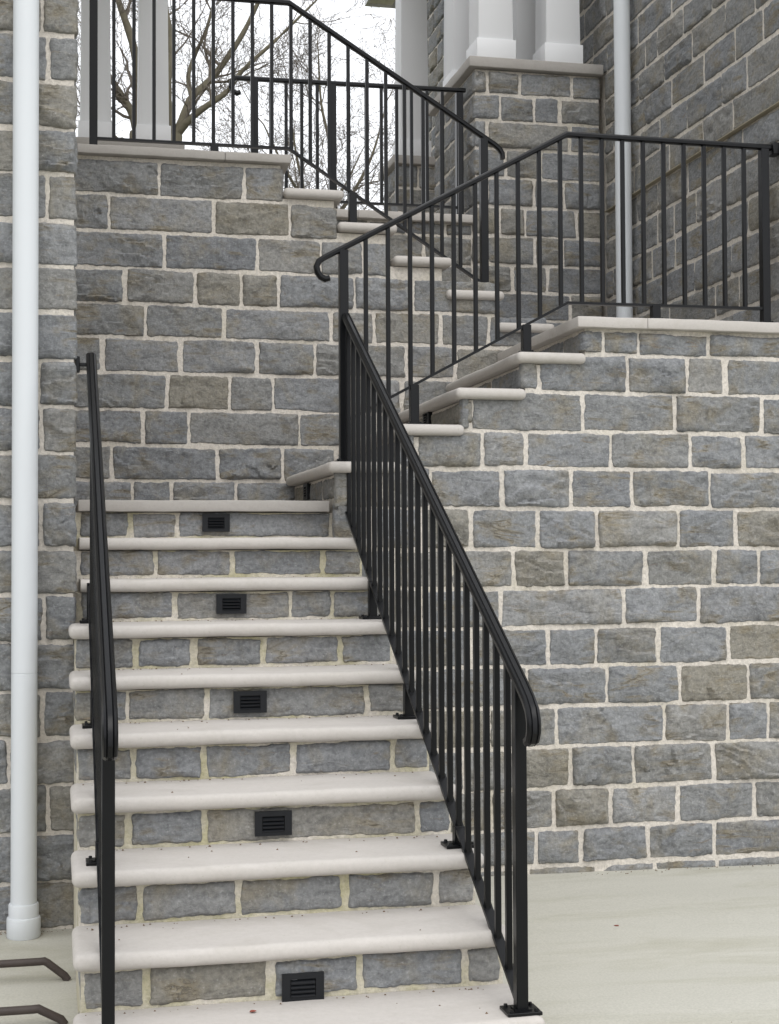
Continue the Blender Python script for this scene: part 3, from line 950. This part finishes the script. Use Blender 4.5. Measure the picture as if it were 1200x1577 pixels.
# porch edge ---------------------------------------------------------------
y4 = 2.55
e = empty('porch_railing', (.6, y4, ZF))
tag(e, 'level black railing on the porch edge between the tree and the tall pier', 'railing', 'black steel railings')
hp = [(-.085, 4.118), (-.105, 4.110), (-.130, 4.122), (-.143, 4.150), (-.138, 4.182), (-.110, 4.205), (1.34, 4.219)]
into(link('handrail', bm_mesh(sweep([(x, y4, z) for x, z in hp], CAPP, (0, -1, 0)), 'handrail', 30), M_BLACK), e)
into(link('bottom_rail', bm_mesh(sweep([(0.0, y4, 3.472), (1.30, y4, 3.472)], BARP, (0, -1, 0)), 'bottom_rail'), M_BLACK), e)
for x in (.002, .487, 1.300):
    p = bar('post', e, x, y4, ZF, 4.20, .044)
    plate(p, x, y4, ZF, .075, .075)
for x in (.103, .198, .295, .392, .59, .70, .797, .895, .99, 1.09, 1.19):
    bar('baluster', e, x, y4, 3.470, 4.205, .0195)

# ------------------------------------------------------------------ low bronze bars beside the steps
def low_bar(label, y, z, x_end):
    pts = [(x_end, y, GZ - .005), (x_end - .012, y, GZ + .012), (x_end - .068, y, z - .006), (x_end - .080, y, z + .001), (x_end - .094, y, z), (-1.95, y, z), (-1.964, y, z), (-1.978, y, z - .01), (-2.04, y, GZ - .005)]
    prof = [(.0135 * math.cos(a), .0135 * math.sin(a)) for a in [2 * math.pi * i / 12 for i in range(12)]]
    o = link('ground_bar', bm_mesh(sweep(pts, prof, (0, -1, 0)), 'ground_bar', 40), M_BRONZE)
    tag(o, label, 'metal bar', 'low bronze bars')
low_bar('rear of two low bent bronze bars on the paving left of the steps', -1.20, -.106, -1.136)
low_bar('front of two low bent bronze bars at the bottom left corner', -1.70, -.122, -1.150)

# ------------------------------------------------------------------ fallen leaves
def leaf(label, x, y, z, s, rot):
    vs, fs = [], []
    n = 7
    for i in range(n):
        t = i / (n - 1)
        w = .42 * math.sin(math.pi * min(1, t * .97 + .02)) ** .8
        for sx in (-1, 0, 1):
            vs.append(((t - .5) * s, sx * w * s, .003 + (.25 * abs(sx) * w + .18 * (t - .5) ** 2) * s))
    for i in range(n - 1):
        for j in range(2): fs.append((i * 3 + j, i * 3 + j + 1, i * 3 + j + 4, i * 3 + j + 3))
    o = link('dry_leaf', mesh_from(vs, fs, 'dry_leaf', True), M_LEAF, None, (x, y, z), rot)
    tag(o, label, 'leaf', 'fallen dry leaves')
leaf('small reddish dry leaf lying on the bottom step', -.638, -2.30, .001, .022, .4)
leaf('small dry leaf lying on the open paving at right', .96, -.95, GZ - .002, .022, 2.0)

lr = random.Random(3)
vs, fs = [], []
spots = [(lr.uniform(-2.0, -1.14), YPI - .012 - abs(lr.gauss(0, .03)), GZ + .004) for _ in range(120)] + \
        [(lr.uniform(.16, 3.0), .02 - abs(lr.gauss(0, .03)), GZ - .004) for _ in range(160)] + \
        [(lr.uniform(.3, 3.0), lr.uniform(-2.6, -.1), GZ - .002) for _ in range(26)]
for k in range(0, 8):
    spots += [(lr.uniform(-1.1, .08), nose(k + 1) + .022 - abs(lr.gauss(0, .012)), k * R + .001) for _ in range(26)]
    spots += [(lr.uniform(-1.1, .08), lr.uniform(nose(k) + .03, nose(k + 1)), k * R + .001) for _ in range(5)]
for x, y, z in spots:
    n = len(vs)
    sz = lr.uniform(.0018, .0055)
    a = lr.uniform(0, 6.3)
    for i in range(4):
        b = a + i * math.pi / 2 + lr.uniform(-.4, .4)
        vs.append((x + sz * math.cos(b), y + sz * .7 * math.sin(b), z))
    vs.append((x, y, z + sz * lr.uniform(.5, 1.0)))
    for i in range(4): fs.append((n + i, n + (i + 1) % 4, n + 4))
litter = link('leaf_litter', mesh_from(vs, fs, 'leaf_litter'), mat_simple('litter', (.13, .085, .05), .9, .2, None, (40.0, .5)))
tag(litter, 'fine brown grit and leaf crumbs along wall bases and step backs', 'litter', kind='stuff')

# ------------------------------------------------------------------ bare trees
class Tubes:
    def __init__(s): s.v, s.f = [], []
    def tube(s, pts, rads, n):
        base = len(s.v)
        for i, p in enumerate(pts):
            t = (pts[min(i + 1, len(pts) - 1)] - pts[max(i - 1, 0)]).normalized()
            a = t.orthogonal().normalized()
            b = t.cross(a)
            for k in range(n):
                an = 2 * math.pi * k / n
                s.v.append(tuple(p + (a * math.cos(an) + b * math.sin(an)) * rads[i]))
        for i in range(len(pts) - 1):
            for k in range(n):
                s.f.append((base + i * n + k, base + i * n + (k + 1) % n, base + (i + 1) * n + (k + 1) % n, base + (i + 1) * n + k))
def smooth_path(pts, sub=5):
    out = []
    P = [Vector(p) for p in pts]
    for i in range(len(P) - 1):
        p0, p1, p2, p3 = P[max(i - 1, 0)], P[i], P[i + 1], P[min(i + 2, len(P) - 1)]
        for k in range(sub):
            t = k / sub
            out.append(.5 * ((2 * p1) + (p2 - p0) * t + (2 * p0 - 5 * p1 + 4 * p2 - p3) * t * t + (3 * p1 - p0 - 3 * p2 + p3) * t ** 3))
    out.append(P[-1])
    return out
def grow(tb, p, d, length, rad, level, rnd):
    segs = 7 if level < 2 else 5
    pts, rads = [p.copy()], [rad]
    d = d.normalized()
    for i in range(segs):
        d = (d + Vector((rnd.gauss(0, .20), rnd.gauss(0, .20), rnd.gauss(.05, .17)))).normalized()
        p = p + d * (length / segs)
        pts.append(p.copy())
        rads.append(max(.0028, rad * (1 - .75 * (i + 1) / segs)))
    tb.tube(pts, rads, 5 if level < 2 else 3)
    if level >= 4: return
    kids = {0: 7, 1: 6, 2: 5, 3: 3}[level]
    for k in range(kids):
        i = rnd.randint(1, segs)
        t = (pts[i] - pts[i - 1]).normalized()
        ax = Vector((rnd.gauss(0, 1), rnd.gauss(0, 1), rnd.gauss(0, 1))).cross(t).normalized()
        nd = Matrix.Rotation(rnd.uniform(.45, 1.1), 3, ax) @ t
        grow(tb, pts[i], nd, length * rnd.uniform(.42, .68), max(.0035, rads[i] * rnd.uniform(.5, .72)), level + 1, rnd)
def tree(label, trunk, limbs, seed, spawn=5, scale=1.0):
    rnd = random.Random(seed)
    b = Vector(trunk[0][:3])
    e = empty('bare_tree', b)
    tag(e, label, 'tree', 'bare winter trees')
    tt, cr = Tubes(), Tubes()
    def line(path):
        pts = smooth_path([p[:3] for p in path])
        n = len(path) - 1
        rr = []
        for i in range(len(pts)):
            t = i / 5.0
            k = min(int(t), n - 1)
            rr.append((path[k][3] + (path[k + 1][3] - path[k][3]) * (t - k)) * rnd.uniform(1.12, 1.28))
        return pts, rr
    pts, rr = line(trunk)
    tt.tube([p - b for p in pts], rr, 10)
    for lb in limbs:
        pts, rr = line(lb)
        tt.tube([p - b for p in pts], rr, 7)
        for k in range(spawn):
            i = rnd.randint(3, len(pts) - 1)
            t = (pts[i] - pts[i - 1]).normalized()
            ax = Vector((rnd.gauss(0, .5), rnd.gauss(0, 1.2), rnd.gauss(0, .5))).cross(t)
            ax = ax.normalized() if ax.length > .01 else Vector((0, 1, 0))
            nd = Matrix.Rotation(rnd.uniform(.4, 1.1) * rnd.choice((-1, 1)), 3, Vector((rnd.gauss(0, .5), 1, rnd.gauss(0, .4))).normalized()) @ t
            grow(cr, pts[i] - b, nd, rnd.uniform(.7, 1.35) * scale, max(.006, rr[i] * rnd.uniform(.35, .6)), 1, rnd)
        grow(cr, pts[-1] - b, (pts[-1] - pts[-2]), 1.2 * scale, rr[-1] * .95, 1, rnd)
    link('trunk', mesh_from(tt.v, tt.f, 'trunk', True), M_BARK, e)
    link('crown', mesh_from(cr.v, cr.f, 'crown', True), M_TWIG, e)
    return e
Y = 14.0
tree('large bare tree with forking trunk behind the upper left railing',
     [(.42, Y, 3.0, .17), (.40, Y, 5.2, .12), (.39, Y, 6.7, .098), (.40, Y, 7.06, .088)],
     [[(.39, Y, 7.0, .055), (.31, Y - .1, 7.35, .046), (.30, Y - .15, 7.75, .040), (.34, Y - .1, 8.3, .034), (.26, Y, 9.0, .028), (.22, Y, 10.2, .016)],
      [(.40, Y, 7.02, .062), (.50, Y, 7.25, .055), (.644, Y + .1, 7.62, .046), (.93, Y + .2, 7.94, .040), (1.24, Y + .2, 8.39, .033), (1.48, Y + .2, 8.84, .027), (1.9, Y + .1, 9.8, .015)],
      [(.43, Y, 7.06, .050), (.56, Y - .1, 7.22, .044), (.76, Y - .2, 7.38, .038), (1.07, Y - .3, 7.60, .032), (1.29, Y - .4, 7.89, .026), (1.73, Y - .5, 8.3, .020), (2.3, Y - .5, 8.9, .010)],
      [(.644, Y + .1, 7.62, .032), (.60, Y + .2, 7.94, .027), (.71, Y + .3, 8.3, .023), (.89, Y + .3, 8.75, .018), (1.1, Y + .4, 9.7, .010)]], 5, 6)
Y = 15.5
tree('bare tree with olive mossy limbs between the two grey columns',
     [(.02, Y, 3.0, .19), (.0, Y, 5.6, .14), (-.02, Y, 7.0, .11), (-.02, Y, 7.5, .10)],
     [[(-.02, Y, 7.4, .060), (-.10, Y, 7.75, .052), (-.28, Y, 8.05, .044), (-.46, Y, 8.35, .030), (-.7, Y, 8.9, .018)],
      [(-.02, Y, 7.5, .07), (.0, Y, 8.2, .060), (-.10, Y, 8.8, .050), (-.30, Y, 9.4, .040), (-.55, Y, 10.2, .022)],
      [(-.02, Y, 7.0, .05), (-.22, Y, 7.35, .040), (-.38, Y - .1, 7.3, .030), (-.62, Y - .1, 7.55, .015)]], 9, 5)
Y = 17.5
tree('slender bare tree seen through the porch railing near the sky gap',
     [(3.35, Y, 3.1, .10), (3.30, Y, 5.6, .07), (3.26, Y, 7.0, .055), (3.25, Y, 7.5, .045)],
     [[(3.28, Y, 6.3, .032), (2.9, Y, 6.9, .026), (2.5, Y, 7.5, .020), (2.1, Y, 8.3, .010)],
      [(3.27, Y, 6.8, .030), (3.6, Y, 7.3, .025), (3.9, Y, 7.9, .018), (4.1, Y, 8.6, .010)],
      [(3.25, Y, 7.4, .034), (3.2, Y, 8.0, .026), (3.05, Y, 8.7, .018), (3.0, Y, 9.6, .009)],
      [(3.30, Y, 5.7, .026), (3.0, Y, 6.3, .020), (2.6, Y, 6.6, .015), (2.2, Y, 7.1, .008)]], 21, 5)
Y = 16.0
tree('low twiggy bare tree just above the upper steps, left of the shaded pier',
     [(2.55, Y, 3.1, .09), (2.50, Y, 5.0, .065), (2.48, Y, 6.1, .05), (2.48, Y, 6.5, .04)],
     [[(2.50, Y, 5.6, .030), (2.2, Y, 6.3, .024), (1.95, Y, 6.9, .016), (1.7, Y, 7.4, .008)],
      [(2.48, Y, 6.0, .030), (2.8, Y, 6.5, .024), (3.1, Y, 6.9, .016), (3.4, Y, 7.5, .008)],
      [(2.48, Y, 6.4, .030), (2.5, Y, 6.9, .024), (2.4, Y, 7.4, .016), (2.3, Y, 8.1, .008)],
      [(2.50, Y, 5.2, .026), (2.75, Y, 5.9, .020), (3.15, Y, 6.2, .014), (3.5, Y, 6.7, .007)]], 33, 6, .85)
